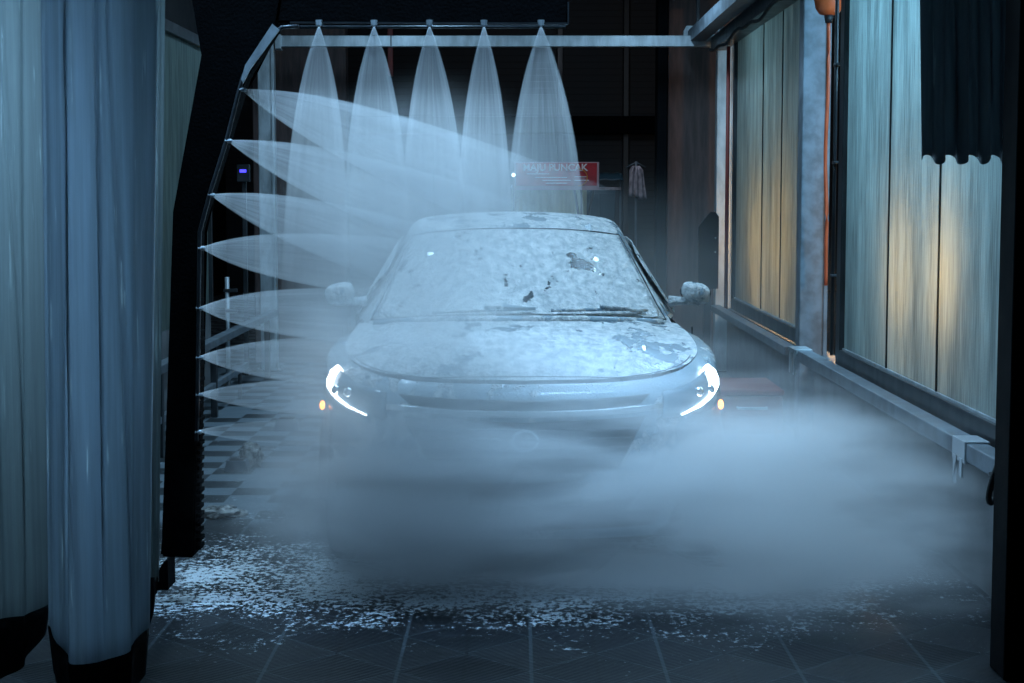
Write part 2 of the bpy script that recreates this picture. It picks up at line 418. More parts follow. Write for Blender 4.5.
# overhead gantry tracks, right side
def track(x, z, y0, y1, label, m='galv_dull', endcap=False):
    t = empty('overhead_track', (x, y1, z), label, 'track', 'gantry tracks at the top right')
    L = y1 - y0; bm = bmesh.new()
    # C channel profile swept along y
    pr = [(-.07, .0), (.07, 0), (.07, .12), (.045, .12), (.045, .022), (-.045, .022), (-.045, .12), (-.07, .12)]
    prism(bm, pr, 0, -L); link('channel', bm, M[m], t)
    bm = bmesh.new(); box(bm, -.02, .02, -L, 0, .03, .055, .002); link('running_rail', bm, M['dark_steel'], t)
    for k in range(3):
        yy = -.25 - k * (L - .5) / 2
        bm = bmesh.new(); box(bm, -.015, .015, yy - .03, yy + .03, .055, 3.9 - z - .005, .002); link('hanger', bm, M['dark_steel'], t)
    if endcap:
        bm = bmesh.new()
        pts = [(-.1, -.03)] + [(-.1 + .0, .14)] + [(.1, .17), (.1, -.03)]
        prism(bm, [(-.09, -.02), (-.11, .04), (-.11, .12), (-.08, .17), (.07, .17), (.09, .0)], .0, .07)
        link('end_cap', bm, M['galv'], t)
    return t
track(1.72, 3.16, 7.6, 16.7, 'inner galvanised overhead track with a rounded end cap, running to the far right post', 'galv_dull', True)
track(1.90, 3.06, 7.6, 16.3, 'lower overhead track close against the top of the right windows', 'dark_steel')
# cables sagging along the lower track
bm = bmesh.new(); pts = []
for i in range(160):
    y = 16.1 - i * .05; pts.append((1.8, y, 3.052 - .045 * abs(math.sin(i * .075)) - .012 * math.sin(i * .31)))
tube(bm, pts, .014, 8); tag(link('power_cable', bm, M['black'], None, True), 'black cable sagging in loops under the lower overhead track', 'cable')

# beams along both sides at bumper height
def side_beam(x0, x1, y0, y1, z0, z1, name, label, legs, m='galv_dull', cat='beam'):
    t = empty(name, ((x0 + x1) / 2, (y0 + y1) / 2, 0), label, cat)
    w = (x1 - x0) / 2; h = (y1 - y0) / 2
    bm = bmesh.new(); box(bm, -w, w, -h, h, z0, z1, .006); link('rail', bm, M[m], t)
    for y in legs:
        yl = y - t.location.y
        if x0 > 0:
            bm = bmesh.new(); box(bm, w - .005, XW + .024 - t.location.x, yl - .03, yl + .03, z0 - .03, z0 - .0, .003); link('wall_bracket', bm, M['dark_steel'], t)
        else:
            bm = bmesh.new(); box(bm, -w * .6, w * .6, yl - .03, yl + .03, .0, z0, .004); link('leg', bm, M['dark_steel'], t)
    return t
side_beam(1.84, 1.93, 7.05, 11.15, .61, .685, 'guide_beam', 'long grey box beam running in front of the nearer right window', (7.3, 9.2, 10.9))
side_beam(1.84, 1.93, 6.3, 6.95, .61, .685, 'guide_beam', 'short near length of grey box beam next to the black right post', (6.4, 6.85))
side_beam(1.84, 1.93, 11.7, 16.2, .6, .66, 'guide_beam', 'far length of pale beam under the far right window', (12.0, 14, 16))
side_beam(-2.36, -2.28, 10.5, 16.3, .55, .61, 'guide_beam', 'pale horizontal beam along the left side, behind the side jets', (11, 13, 15.8))
side_beam(-2.34, -2.30, 10.5, 14.6, .22, .27, 'low_rail', 'thin low rail under the left side beam', (11.3, 14.2), cat='rail')
# tape wrap over the joint
bm = bmesh.new(); box(bm, 1.832, 1.938, 6.93, 7.13, .60, .693, .004); box(bm, 1.829, 1.836, 6.96, 7.0, .54, .62, .001); box(bm, 1.828, 1.835, 7.05, 7.1, .50, .62, .001)
bmesh.ops.rotate(bm, verts=bm.verts[-8:], cent=(1.83, 7.07, .6), matrix=Matrix.Rotation(.5, 3, 'X'))
tag(link('tape_wrap', bm, M['tape']), 'white tape wrapped round the joint of the grey beam, ends hanging down', 'tape')
# cable hanging from the near beam
bm = bmesh.new(); tube(bm, [(1.825 - .02 * math.sin(i * .5), 6.42 + .012 * i, .68 - .16 * math.sin(i / 11 * PI * .9)) for i in range(12)], .012, 8)
tag(link('hanging_cable', bm, M['black'], None, True), 'short black cable loop hanging off the near end of the right beam', 'cable')
# clamp under post
t = empty('beam_bracket', (1.88, 11.4, .62), 'pale clamp bracket joining the right beam to the wide grey post', 'bracket')
bm = bmesh.new(); box(bm, -.06, .06, -.24, .02, .04, .07, .004); link('plate', bm, M['galv'], t)
for y_ in (-.24, -.08):
    bm = bmesh.new(); box(bm, -.06, -.045, y_, y_ + .06, -.1, .07, .003); link('clamp_ear', bm, M['galv'], t)

# left: upright pipe with clips, blue led
p0 = at(227, 277, 15.2); p1 = at(229, 335, 15.2)
t = empty('upright_pipe', (p0.x, 15.2, 0), 'thin pale upright pipe with clips standing behind the side jets', 'pipe')
bm = bmesh.new(); tube(bm, [(0, 0, 0), (0, 0, p0.z)], .02, 10); link('pipe', bm, M['galv'], t, True)
for z in (p0.z - .12, p0.z - .3):
    bm = bmesh.new(); box(bm, -.03, .09, -.025, .025, z - .015, z + .015, .003); link('clip', bm, M['dark_steel'], t)
p = at(243, 171, 16.0)
t = empty('indicator_box', p, 'small dark box with a glowing blue light, left of the far left post', 'indicator')
bm = bmesh.new(); box(bm, -.06, .06, 0, .05, -.1, .06, .006); link('case', bm, M['dark_steel'], t)
bm = bmesh.new(); box(bm, -.03, .03, -.008, 0, -.014, .014, .002); link('blue_light', bm, M['led_blue'], t)
bm = bmesh.new(); box(bm, -.02, .02, .05, .09, -p.z, .06, .003); link('stand', bm, M['dark_steel'], t)

# orange hose drop
pr = at(829, 0, 11.0)
t = empty('hose_reel', (pr.x, 11.0, 2.88), 'orange retractable hose holder hanging high beside the wide grey post', 'hose reel')
bm = bmesh.new()
prof = [(.0, .30), (.07, .28), (.1, .2), (.1, .08), (.085, 0), (.06, -.035), (.0, -.05)]
rings = []
n = 20
for r, z in prof: rings.append([bm.verts.new((r * math.cos(2 * PI * k / n), .7 * r * math.sin(2 * PI * k / n), z)) for k in range(n)])
for a, b in zip(rings, rings[1:]):
    for k in range(n): bm.faces.new((a[k], a[(k + 1) % n], b[(k + 1) % n], b[k]))
bmesh.ops.remove_doubles(bm, verts=bm.verts, dist=1e-4)
link('housing', bm, M['orange'], t, True)
bm = bmesh.new(); tube(bm, [(0, 0, -.04), (0, 0, -.09)], [.03, .022], 12); link('collar', bm, M['black'], t, True)
bm = bmesh.new(); tube(bm, [(0, 0, .28), (0, 0, 1.01)], .012, 8); link('hanging_rod', bm, M['dark_steel'], t, True)
bm = bmesh.new()
tube(bm, [(.0 + .006 * math.sin(i * .35) + (.03 if i > 24 else 0) * (i - 24) / 10, .01 * math.sin(i * .5), -.08 - i * .058) for i in range(30)], .012, 10)
link('hose', bm, M['orange_hose'], t, True)
# pipes clipped to the frame beside the hose
t = empty('pipe_run', (XW - .02, 10.6, 0), 'pair of slim vertical pipes between the orange hose and the black window frame', 'pipes')
for k, dx in enumerate((0, .035)):
    bm = bmesh.new(); tube(bm, [(dx, .05 - k * .06, .7), (dx, .05 - k * .06, 3.88)], .012, 8); link('pipe', bm, M['galv'] if k else M['dark_steel'], t, True)
for z in (1.2, 1.9, 2.5):
    bm = bmesh.new(); box(bm, -.016, .05, -.024, .062, z - .008, z + .008, .003); link('pipe_clip', bm, M['dark_steel'], t)
# red strip beside far right post
x = at(739, 200, 16.0).x
bm = bmesh.new(); tube(bm, [(1.93, 15.75, .65), (1.93, 15.75, 3.05)], .018, 10)
tag(link('red_pipe', bm, M['red'], None, True), 'dark red vertical pipe beside the far right post', 'pipe')
# low red case by the right wall
p = at(790, 402, 11.9)
t = empty('red_case', (1.62, 12.1, 0), 'low dark red box on the floor by the right wall, blurred by mist', 'box')
bm = bmesh.new(); box(bm, -.22, .22, -.4, .4, .05, .32, .03); link('body', bm, M['red'], t)
bm = bmesh.new(); box(bm, -.225, .225, -.41, .41, .32, .36, .012); link('lid', bm, M['red'], t)
bm = bmesh.new(); tube(bm, [(-.1, -.41, .24), (-.1, -.45, .24), (.1, -.45, .24), (.1, -.41, .24)], .01, 8); link('handle', bm, M['galv'], t, True)
for sx in (-1, 1):
    for sy in (-1, 1):
        bm = bmesh.new(); box(bm, sx * .18 - .02, sx * .18 + .02, sy * .35 - .02, sy * .35 + .02, 0, .05); link('foot', bm, M['black'], t)
# dark board beside the far post
p = at(709, 212, 14.6)
hw = 10 / F * 14.6
t = empty('dark_sign_board', (p.x, 14.6, 0), 'upright black board with a slanted rounded top between car mirror and far right post', 'board')
zt = p.z; bm = bmesh.new()
prism(bm, [(-hw, .9), (hw, .9), (hw, zt - .04), (hw - .03, zt), (hw - .07, zt), (-hw + .02, zt - .1), (-hw, zt - .13)], 0, .05); link('board', bm, M['blackpaint'], t)
bm = bmesh.new(); box(bm, -.03, .03, .05, .1, 0, zt - .3, .004); link('stand', bm, M['dark_steel'], t)
for z in (zt - .22, zt - .34):
    bm = bmesh.new(); tube(bm, [(hw - .03, 0, z), (hw - .03, -.012, z)], .009, 8); link('bolt', bm, M['chrome'], t)
bm = bmesh.new(); box(bm, -.12, .12, -.1, .22, 0, .02, .004); link('base_plate', bm, M['dark_steel'], t)

# near black post, right edge
p = at(1003, 341, 5.9)
t = empty('door_post', (p.x + .145, 5.9, 0), 'black full-height post at the right edge, nearest to the viewer', 'post')
t.rotation_euler = (0, math.atan(.0), 0)
bm = bmesh.new(); box(bm, -.12, -.085 + .0, -.02, .16, 0, 3.9, .006); link('edge_trim', bm, M['blackpaint'], t)
bm = bmesh.new(); box(bm, -.078, .3, .0, .16, 0, 3.9, .006); link('shaft', bm, M['blackpaint'], t)
bm = bmesh.new(); box(bm, -.084, -.079, .012, .02, .35, 3.4, 0); link('seam_strip', bm, M['grey'], t)

# ------------------------------------------------------------------ curtains
def curtain(name, px0, px1, pxb0, pxb1, Y, zb, zt, folds, amp, m, label, cat='curtain', lean=None, seed=0, skirt=None, arc=0.0, group=None, nrow=26, wav=0.0, hemarc=0.0):
    x0, x1 = at(px0, 60, Y).x, at(px1, 60, Y).x; b0, b1 = at(pxb0, 600, Y).x, at(pxb1, 600, Y).x
    t = empty(name, ((b0 + b1) / 2, Y, 0), label, cat, group)
    N = 90
    def P(u, v, z):                     # v 0 bottom .. 1 top
        a = b0 + (b1 - b0) * u; b = x0 + (x1 - x0) * u
        x = a + (b - a) * v
        ph = u * folds * 2 * PI + .6 * math.sin(3 * u + seed) + .25 * math.sin(2.2 * v + seed * 2 + u * 4)
        am = amp * (.55 + .45 * math.sin(5 * u + seed * 3) ** 2)
        y = am * math.sin(ph) + arc * (1 - (2 * u - 1) ** 2) * -1
        for c0, ck, cw in ((.42, -.22, .012), (.62, -.16, .01), (.86, -.30, .010), (.2, .1, .014)):
            y -= .022 * math.exp(-((u - c0 - ck * v) / cw) ** 2) * min(1, v * 5)
        x += .35 * am * math.sin(2 * ph + seed) * (0 if u in (0, 1) else 1)
        return Vector((x - t.location.x, y, z))
    rows = []
    for j in range(nrow + 1):
        v = j / nrow; rows.append([P(i / N, v, (zb + hemarc * abs(2 * (i / N) - 1) ** 2.5) * (1 - v) + zt * v + (wav * math.sin(i / N * folds * 2 * PI) * (1 - v))) for i in range(N + 1)])
    o = link('curtain_sheet', grid(rows), m, t, True); solidify(o, .003)
    if skirt:
        rows = []
        for j in range(5):
            v = j / 4
            r = []
            for i in range(N + 1):
                u = i / N; q = P(u, 0, 0); k = 1 - .0 * v
                bot = skirt + .16 * abs(2 * u - 1) ** 2.2
                q.x *= (1 - .10 * v); q.y *= (1 - .2 * v); q.z = (zb + .02 + hemarc * abs(2 * u - 1) ** 2.5) * (1 - v) + bot * v; q.y -= .006
                r.append(q)
            rows.append(r)
        o = link('hem_skirt', grid(rows), M['black'], t, True); solidify(o, .006)
    bm = bmesh.new(); xx0, xx1 = min(x0, b0) - t.location.x, max(x1, b1) - t.location.x
    tube(bm, [(xx0 - .02, 0, zt + .01), (xx1 + .02, 0, zt + .01)], .018, 10); link('curtain_rail', bm, M['galv'], t, True)
    return t
curtain('vinyl_curtain', 44, 166, 47, 150, 5.3, .23, 3.0, 2, .035, M['vinyl'], 'wide milky vinyl curtain hanging nearest, with a rounded black hem', seed=1, skirt=.03, arc=.10, hemarc=.09)
curtain('vinyl_curtain', -60, 47, -60, 50, 5.75, .24, 3.0, 2, .03, M['vinyl_back'], 'milky vinyl curtain at the left edge of the picture, hanging behind the wide one', seed=2.3, skirt=.05, arc=.05, hemarc=.05)
curtain('vinyl_curtain', 140, 172, 120, 159, 6.1, .3, 3.2, 1, .02, M['vinyl_back'], 'narrow strip of vinyl curtain with a bright edge, behind the wide curtain', seed=4, skirt=.1)
curtain('black_curtain', 913, 1004, 913, 1000, 6.35, 1.83, 3.2, 4, .022, M['vinyl_dark'], 'gathered black vinyl curtain with a scalloped lower edge at the top right', seed=3, wav=.018)

# ------------------------------------------------------------------ wash arm
YA = 7.0
arm = empty('wash_arm', (at(180, 300, YA).x, YA, 0), 'black inverted L wash arm hanging beside and above the car front', 'wash arm')
ax = arm.location.x
def AP(px, py): q = at(px, py, YA); return (q.x - ax, q.z)
pts = [(150, -120), (192, 0), (204, 55), (173, 212), (167, 400), (162, 535), (160, 557), (194, 558), (197, 400), (198, 232), (208, 198), (240, 92), (247, 74), (277, 26), (300, -120)]
bm = bmesh.new(); prism(bm, [AP(*p) for p in pts], 0, .16)
bmesh.ops.bevel(bm, geom=list(bm.edges), offset=.01, segments=2, affect='EDGES'); link('upright', bm, M['armblack'], arm)
bm = bmesh.new(); prism(bm, [AP(*p) for p in [(255, -60), (265, 22), (568, 24), (568, -60)]], .01, .17)
bmesh.ops.bevel(bm, geom=list(bm.edges), offset=.008, segments=2, affect='EDGES'); link('boom', bm, M['armblack'], arm)
bm = bmesh.new(); prism(bm, [AP(*p) for p in [(290, 23.2), (568, 24.6), (569, 23.0), (569, 2), (567.6, 2), (567.6, 22.6), (290, 21.6)]], -.004, .012)
link('edge_strip', bm, M['dark_steel'], arm)
zc = AP(200, -118)[1]
bm = bmesh.new(); box(bm, -.05, .35, -.02, .2, zc, 3.88, .01); link('carriage', bm, M['dark_steel'], arm)
# bristly wear strip on the inside edge: row of short rubber lugs, one piece
bm = bmesh.new()
for i in range(44):
    y = 205 + i * 8; px = 198 if y < 235 else 197
    q = AP(px, y); s = .006 + .006 * random.random()
    box(bm, q[0] - .012, q[0] + s, .02, .12, q[1] - .008, q[1] + .008)
o = link('wear_strip', bm, M['armblack'], arm)
pipe_px = [(300, 27), (283, 28), (270, 38), (252, 62), (244, 78), (240, 92), (228, 140), (211, 194), (201, 232), (200, 300), (199, 400), (198, 440)]
bm = bmesh.new(); tube(bm, [(*[AP(*p)[0]], -.03, AP(*p)[1]) for p in pipe_px], .0085, 10); link('water_pipe', bm, M['dark_steel'], arm, True)
bm = bmesh.new(); tube(bm, [(AP(300, 27)[0], -.0, AP(300, 27)[1]), (AP(566, 27)[0], -.0, AP(566, 27)[1])], .007, 8); link('water_pipe', bm, M['dark_steel'], arm, True)
q0, q1 = AP(276, 27), AP(246, 76)
bm = bmesh.new(); prism(bm, [AP(*p) for p in [(274, 25), (281, 31), (252, 70), (245, 84), (243, 80), (247, 66)]], -.05, -.035); link('corner_plate', bm, M['galv'], arm)
side_noz = [(243, 90), (229, 141), (212, 195), (202, 248), (200, 308), (200, 357), (200, 394), (199, 431)]
top_noz = [(319, 27), (374, 27), (429.5, 27), (484, 27), (541, 27)]
for (px, py) in side_noz:
    q = AP(px, py); bm = bmesh.new(); tube(bm, [(q[0] - .01, -.03, q[1]), (q[0] + .012, -.03, q[1]), (q[0] + .02, -.03, q[1])], [.009, .009, .004], 8); link('nozzle', bm, M['galv'], arm)
for (px, py) in top_noz:
    q = AP(px, py - 2); bm = bmesh.new(); tube(bm, [(q[0], -.0, q[1] + .02), (q[0], -.0, q[1]), (q[0], -.0, q[1] - .012)], [.014, .014, .006], 8); link('nozzle', bm, M['galv'], arm)
# foot plate behind the arm base
q = at(157, 548, 7.2)
bm = bmesh.new(); prism(bm, [(-.05, 0), (.04, 0), (.04, .13), (.02, .12), (-.03, .03)], 0, .16)
o = link('floor_stop', bm, M['armblack']); o.location = (at(158, 545, 7.25).x, 7.25, 0); tag(o, 'small black wedge on the floor at the foot of the wash arm', 'wheel stop')

# ------------------------------------------------------------------ water jets
def fan(px, py, ang, W, S0, L, dens, label, group, seed, tilt=0.0, droop=0.0, Yo=-.03):
    """ang: direction in the x-z plane, degrees from +x, tilt leans it away from the viewer"""
    N = 26; bm = bmesh.new(); rings = []
    for i in range(N + 1):
        s = L * (i / N) ** 1.4
        w = W * (1 - math.exp(-s / S0)) + .004; th = .006 + .032 * s
        cy = -droop * s * s
        rings.append([bm.verts.new((s, cy + w * math.cos(a) , math.copysign(abs(math.sin(a)) ** .6, math.sin(a)) * th)) for a in [2 * PI * k / 20 for k in range(20)]])
    for a, b in zip(rings, rings[1:]):
        for k in range(20): bm.faces.new((a[k], a[(k + 1) % 20], b[(k + 1) % 20], b[k]))
    bm.faces.new(rings[0][::-1]); bm.faces.new(rings[-1])
    o = link('water_jet', bm, fan_vol('fan_jet_water', dens, L, W, S0, seed))
    a = math.radians(ang); X = Vector((math.cos(a) * math.cos(tilt), math.sin(tilt), math.sin(a) * math.cos(tilt)))
    Zv = Vector((0, -1, 0)); Yv = Zv.cross(X).normalized(); Zv = X.cross(Yv)
    o.matrix_world = Matrix.Translation(at(px, py, YA + Yo)) @ Matrix((X, Yv, Zv)).transposed().to_4x4()
    return tag(o, label, 'water jet', group, 'thing')
ords = ['leftmost', 'second from left', 'middle', 'fourth from left', 'rightmost']
for i, (px, py) in enumerate(top_noz):
    fan(px, py, [-92, -90, -89, -90, -88.5][i], [.145, .15, .15, .125, .19][i], [.36, .36, .38, .36, .42][i], [1.25, 1.25, 1.25, 1.25, 1.05][i], [46, 44, 44, 44, 40][i],
        '%s of the five downward water jets spraying from the overhead boom' % ords[i], 'jets from the overhead boom', i, tilt=.08)
sn = ['topmost', 'second from top', 'third from top', 'fourth from top', 'fifth from top', 'sixth from top', 'seventh from top', 'lowest']
for i, (px, py) in enumerate(side_noz):
    fan(px, py, [-21, -19, -17, -6, -3, -2, -2, -1][i], [.17, .165, .15, .125, .12, .11, .085, .06][i], [.42, .42, .36, .25, .24, .24, .24, .22][i], [1.7, 1.6, 1.5, 1.3, 1.2, 1.1, 1.0, .9][i],
        [38, 38, 38, 40, 42, 40, 36, 24][i], '%s of the sideways water jets from the upright arm' % sn[i], 'sideways jets from the upright arm', 20 + i, tilt=.04)

# ------------------------------------------------------------------ mist
def mist(loc, rad, dens, label, nscale=2.2, stretch=(1, 1, 1), seed=0, contrast=(.35, .7), rot=0, rate=.8):
    bm = bmesh.new(); bmesh.ops.create_icosphere(bm, subdivisions=4, radius=1.0)
    for v in bm.verts:
        v.co *= 1 + .10 * noise.noise(v.co * 1.7 + Vector((seed, 0, 0)))
    o = link('mist', bm, mist_vol('drifting_mist', dens, nscale, stretch, seed, contrast, rate), None, True)
    o.location = loc; o.scale = rad; o.rotation_euler = (0, rot, 0)
    return tag(o, label, 'mist', None, 'stuff')

mist((.30, 7.12, .42), (2.05, .62, .92), 6.2, 'dense pale mist rolling low in front of the car bumper', 1.7, (1, 1, 2.4), 1.3, contrast=(.42, .60))
mist((1.2, 7.15, .30), (1.3, 1.2, .74), 3.4, 'mist drifting right of the car along the beam', 1.9, (1, 1, 2.2), 4.2, contrast=(.4, .62))
mist((-.38, 7.3, .90), (1.0, .66, .80), 2.9, 'bright mist over the car bonnet where the jets meet', 1.8, (1, 1, 1.6), 7.7, rot=.3, contrast=(.4, .62))
mist((-.38, 7.2, 1.62), (.80, .5, .72), 2.2, 'haze over the windscreen and roof under the overhead jets', 1.8, (1, 1, .8), 9.1)
mist((-.5, 7.4, .40), (1.0, .7, .66), 2.8, 'thin mist left of the car bumper above the tiled floor', 1.8, (1, 1, 2.6), 12.4)
mist((.5, 11.5, .9), (2.4, 3.6, 1.3), .12, 'faint haze filling the bay behind and beside the car', 1.2, (1, 1, 1), 15.0)

# ------------------------------------------------------------------ car

CX, CY = .035, 7.25
car = empty('car', (CX, CY, 0), 'white foam-covered hatchback facing the viewer with its L-shaped lamps lit', 'car')
car.rotation_euler = (0, 0, math.radians(1.1))
M['paint'] = foam_mat('foamy_white_paint', (.30, .38, .44), .25, .42, 2, [(.72, .52, 1.0, .34, .22)])
M['hood_paint'] = foam_mat('foamy_bonnet_paint', (.20, .27, .32),   .25, .36, 2, [(.70, .60, .95, .38, .16), (-.8, .5, .95, .3, .12)])
M['fascia'] = foam_mat('wet_bumper_paint', (.30, .38, .43), .25, .56, 6)
M['wscreen'] = foam_mat('foamy_windscreen', (.03, .045, .055), .08, .33, 11, [(.34, 1.62, 1.34, .10, .35), (.28, 1.70, 1.38, .05, .3), (.42, 1.7, 1.38, .05, .3), (.55, 1.45, 1.24, .05, .25)], 12)
M['sglass'] = foam_mat('foamy_side_glass', (.02, .03, .035), .08, .42, 5)
WF, WR, RW = .82, 3.46, .35
def lerp_tab(tab, t):
    for (a, va), (b, vb) in zip(tab, tab[1:]):
        if t <= b:
            k = (t - a) / (b - a) if b > a else 0; k = max(0, min(1, k)); return va + (vb - va) * k
    return tab[-1][1]
# plan outline, half
OUT = [(0, 0), (.22, .006), (.42, .03), (.58, .08), (.70, .15), (.79, .25), (.855, .38), (.895, .55), (.915, .75), (.918, .95), (.905, 1.2), (.90, 1.6), (.90, 2.2), (.905, 2.8), (.915, 3.3), (.91, 3.7), (.875, 4.0), (.78, 4.2), (.55, 4.31), (.25, 4.35), (0, 4.36)]
dense = []
for (a, b) in zip(OUT, OUT[1:]):
    d = math.hypot(b[0] - a[0], b[1] - a[1]); k = max(1, int(d / .06))
    for i in range(k): dense.append((a[0] + (b[0] - a[0]) * i / k, a[1] + (b[1] - a[1]) * i / k))
dense.append(OUT[-1])
# smooth the outline
for _ in range(6):
    dense = [dense[0]] + [((dense[i-1][0] + 2 * dense[i][0] + dense[i+1][0]) / 4, (dense[i-1][1] + 2 * dense[i][1] + dense[i+1][1]) / 4) for i in range(1, len(dense) - 1)] + [dense[-1]]
TOPZ = [(0, .885), (.1, .90), (.3, .935), (.5, .965), (.8, .995), (1.15, 1.03), (1.6, 1.045), (3.5, 1.08), (4.1, 1.10), (4.36, 1.08)]
def topz(y): return lerp_tab(TOPZ, y)
def botz(x, y):
    z = .21
    for wy in (WF, WR):
        d = abs(y - wy)
        if x > .8 and d < RW + .055: z = max(z, .335 + math.sqrt((RW + .055) ** 2 - d * d))
    return z
LV = [(0, .06), (.08, .02), (.2, .0), (.45, -.004), (.62, .0), (.78, -.006), (.88, .008), (.95, .035), (1.0, .085)]
def side_pt(x, y, n, k):
    f, ins = LV[k]
    z = botz(x, y) * (1 - f) + topz(y) * f
    if y < .6 and .3 < f < .8: ins += .012 * (1 if f < .5 else -.3)
    return (x - n[0] * ins, y - n[1] * ins, z)
def normal(i):
    a = dense[max(0, i - 1)]; b = dense[min(len(dense) - 1, i + 1)]
    tx, ty = b[0] - a[0], b[1] - a[1]; L = math.hypot(tx, ty) or 1
    nx, ny = ty / L, -tx / L
    if i == 0: nx, ny = 0, -1
    if i == len(dense) - 1: nx, ny = 0, 1
    return nx, ny
rows = []
full = [(i, 1) for i in range(len(dense) - 1, 0, -1)] + [(i, -1) for i in range(0, len(dense))]
for k in range(len(LV)):
    r = []
    for i, s in full:
        x, y = dense[i]; p_ = side_pt(x, y, normal(i), k); r.append((p_[0] * s, p_[1], p_[2]))
    rows.append(r)
link('body_shell', grid(rows), M['fascia'], car, True)
# bonnet and shoulders: span from the outline's upper edge to the centre line
def edge_at(i):
    x, y = dense[i]; return side_pt(x, y, normal(i), len(LV) - 1)
hood = []; cols = 15
fr_idx = [i for i in range(len(dense)) if dense[i][1] < 1.45]
def hood_pt(u, v):
    """u -1..1 lateral, v 0 front .. 1 cowl"""
    s = abs(u)
    # lateral edge walks the outline
    fi = fr_idx[-1]; idx = v * 1.0
    yv = v * 1.42
    ex = 0
    # half width at that distance along the body
    best = [edge_at(i) for i in fr_idx]
    yy = .085 + yv
    hw = lerp_tab([(e[1], e[0]) for e in best], yy)
    x = hw * s
    bulge = (1 - s ** 2.2)
    z_edge = topz(yy + .02)
    crown = lerp_tab([(0, .0), (.12, .022), (.35, .045), (.7, .065), (1, .06)], v)
    crease = .012 * math.exp(-((s - .72) / .07) ** 2) * min(1, v * 4)
    return (math.copysign(x, u) if u else 0, yy, z_edge + crown * bulge + crease)
nv = 26
for j in range(nv + 1):
    v = (j / nv) ** 1.25
    hood.append([hood_pt(-1 + 2 * i / 40, v) for i in range(41)])
link('bonnet', grid(hood), M['hood_paint'], car, True)
# panel line of the bonnet: thin dark gap along its front
bm = bmesh.new()
side_ = [hood_pt(.972, .30 - .26 * k / 8) for k in range(9)]
front_ = [hood_pt(.94 - 1.88 * k / 16, .028) for k in range(17)]
pts = side_ + front_ + [(-x, y, z) for x, y, z in side_[::-1]]
tube(bm, pts, .003, 6); link('bonnet_gap', bm, M['grille'], car, True)
# cabin shell
ST = [  # y_centre, z_centre, half width at roof edge, sweep back at the edge, belt half width
 (1.12, 1.085, .80, .30, .86), (1.25, 1.165, .755, .28, .865), (1.5, 1.30, .695, .25, .87), (1.75, 1.42, .64, .215, .87), (1.98, 1.515, .595, .17, .87), (2.12, 1.558, .59, .13, .87),
 (2.35, 1.592, .59, .06, .87), (2.7, 1.608, .59, .02, .87), (3.1, 1.60, .585, 0, .87), (3.5, 1.565, .57, 0, .865), (3.85, 1.50, .55, -.03, .85), (4.12, 1.30, .60, -.08, .82), (4.28, 1.09, .66, -.14, .78)]
UL = [0, .25, .5, .75, .92, 1.0]
def cab_row(s_, up=0.0, lim=6):
    y, z, hw, sw, bw = s_; r = []
    for u in UL:
        x = hw * u; r.append((x, y + sw * u ** 2.2, z - .045 * u ** 2.4 - (.018 if u == 1 else 0)))
    ze = r[-1][2]; ye = r[-1][1]; zb = min(1.03 + .012 * (ye - 1), ze - .01)
    for k in (.12, .5, .85, 1.0):
        r.append((hw + (bw - hw) * (k ** 1.15) * min(1, (ze - zb) / .42 + .15) , ye, ze + (zb - ze) * k))
    return r
rows = []
for s_ in ST:
    r = cab_row(s_); rows.append([(-a, b, c) for a, b, c in r[:0:-1]] + r)
o = link('cabin_shell', grid(rows), M['paint'], car, True); subsurf(o, 2)
# windscreen laid over the cabin's front slope
def screen(st, u0, u1, off, n=16):
    rows = []
    for s_ in st:
        y, z, hw, sw, bw = s_; r = []
        for i in range(n + 1):
            u = u0 + (u1 - u0) * i / n; a = abs(u)
            r.append((hw * u, y + sw * a ** 2.2 - off * .55, z - .045 * a ** 2.4 + off * .85))
        rows.append(r)
    return rows
def interp(a, b, t): return tuple(p_ + (q_ - p_) * t for p_, q_ in zip(a, b))
ws = [interp(ST[0], ST[1], .15), ST[1], interp(ST[1], ST[2], .5), ST[2], interp(ST[2], ST[3], .5), ST[3], interp(ST[3], ST[4], .5), interp(ST[3], ST[4], .95)]
o = link('windscreen', grid(screen(ws, -.93, .93, .012)), M['wscreen'], car, True); solidify(o, .006); subsurf(o, 1)
# black rubber line round the windscreen
rr = screen(ws, -.945, .945, .014); loop = [r[0] for r in rr] + rr[-1][1:-1] + [r[-1] for r in rr[::-1]] + rr[0][1:-1][::-1]
bm = bmesh.new(); tube(bm, loop + loop[:1], .0035, 6); link('windscreen_seal', bm, M['grille'], car, True)
bm = bmesh.new(); rr = screen([ST[0]], -.9, .9, .012, 24)[0]
tube(bm, [(x, y - .035, z - .004) for x, y, z in rr], .022, 8); link('cowl', bm, M['paint'], car, True)
# side windows, rear window
for s in (-1, 1):
    rows = []
    for s_ in [ST[3], ST[4], ST[5], ST[6], ST[7], ST[8], ST[9]]:
        r = cab_row(s_); a, b = r[6], r[9]
        top = Vector(interp(a, b, .08)); bot = Vector(interp(a, b, .93)); off = Vector((.022, 0, .006))
        rows.append([((top + (bot - top) * t_ + off).x * s, (top + (bot - top) * t_ + off).y, (top + (bot - top) * t_ + off).z) for t_ in (0, .33, .66, 1)])
    o = link('side_window', grid(rows), M['sglass'], car, True); solidify(o, .005)
o = link('rear_window', grid(screen([ST[10], interp(ST[10], ST[11], .5), ST[11]], -.85, .85, -.0)), M['sglass'], car, True); o.location = (0, .02, .012); solidify(o, .004)
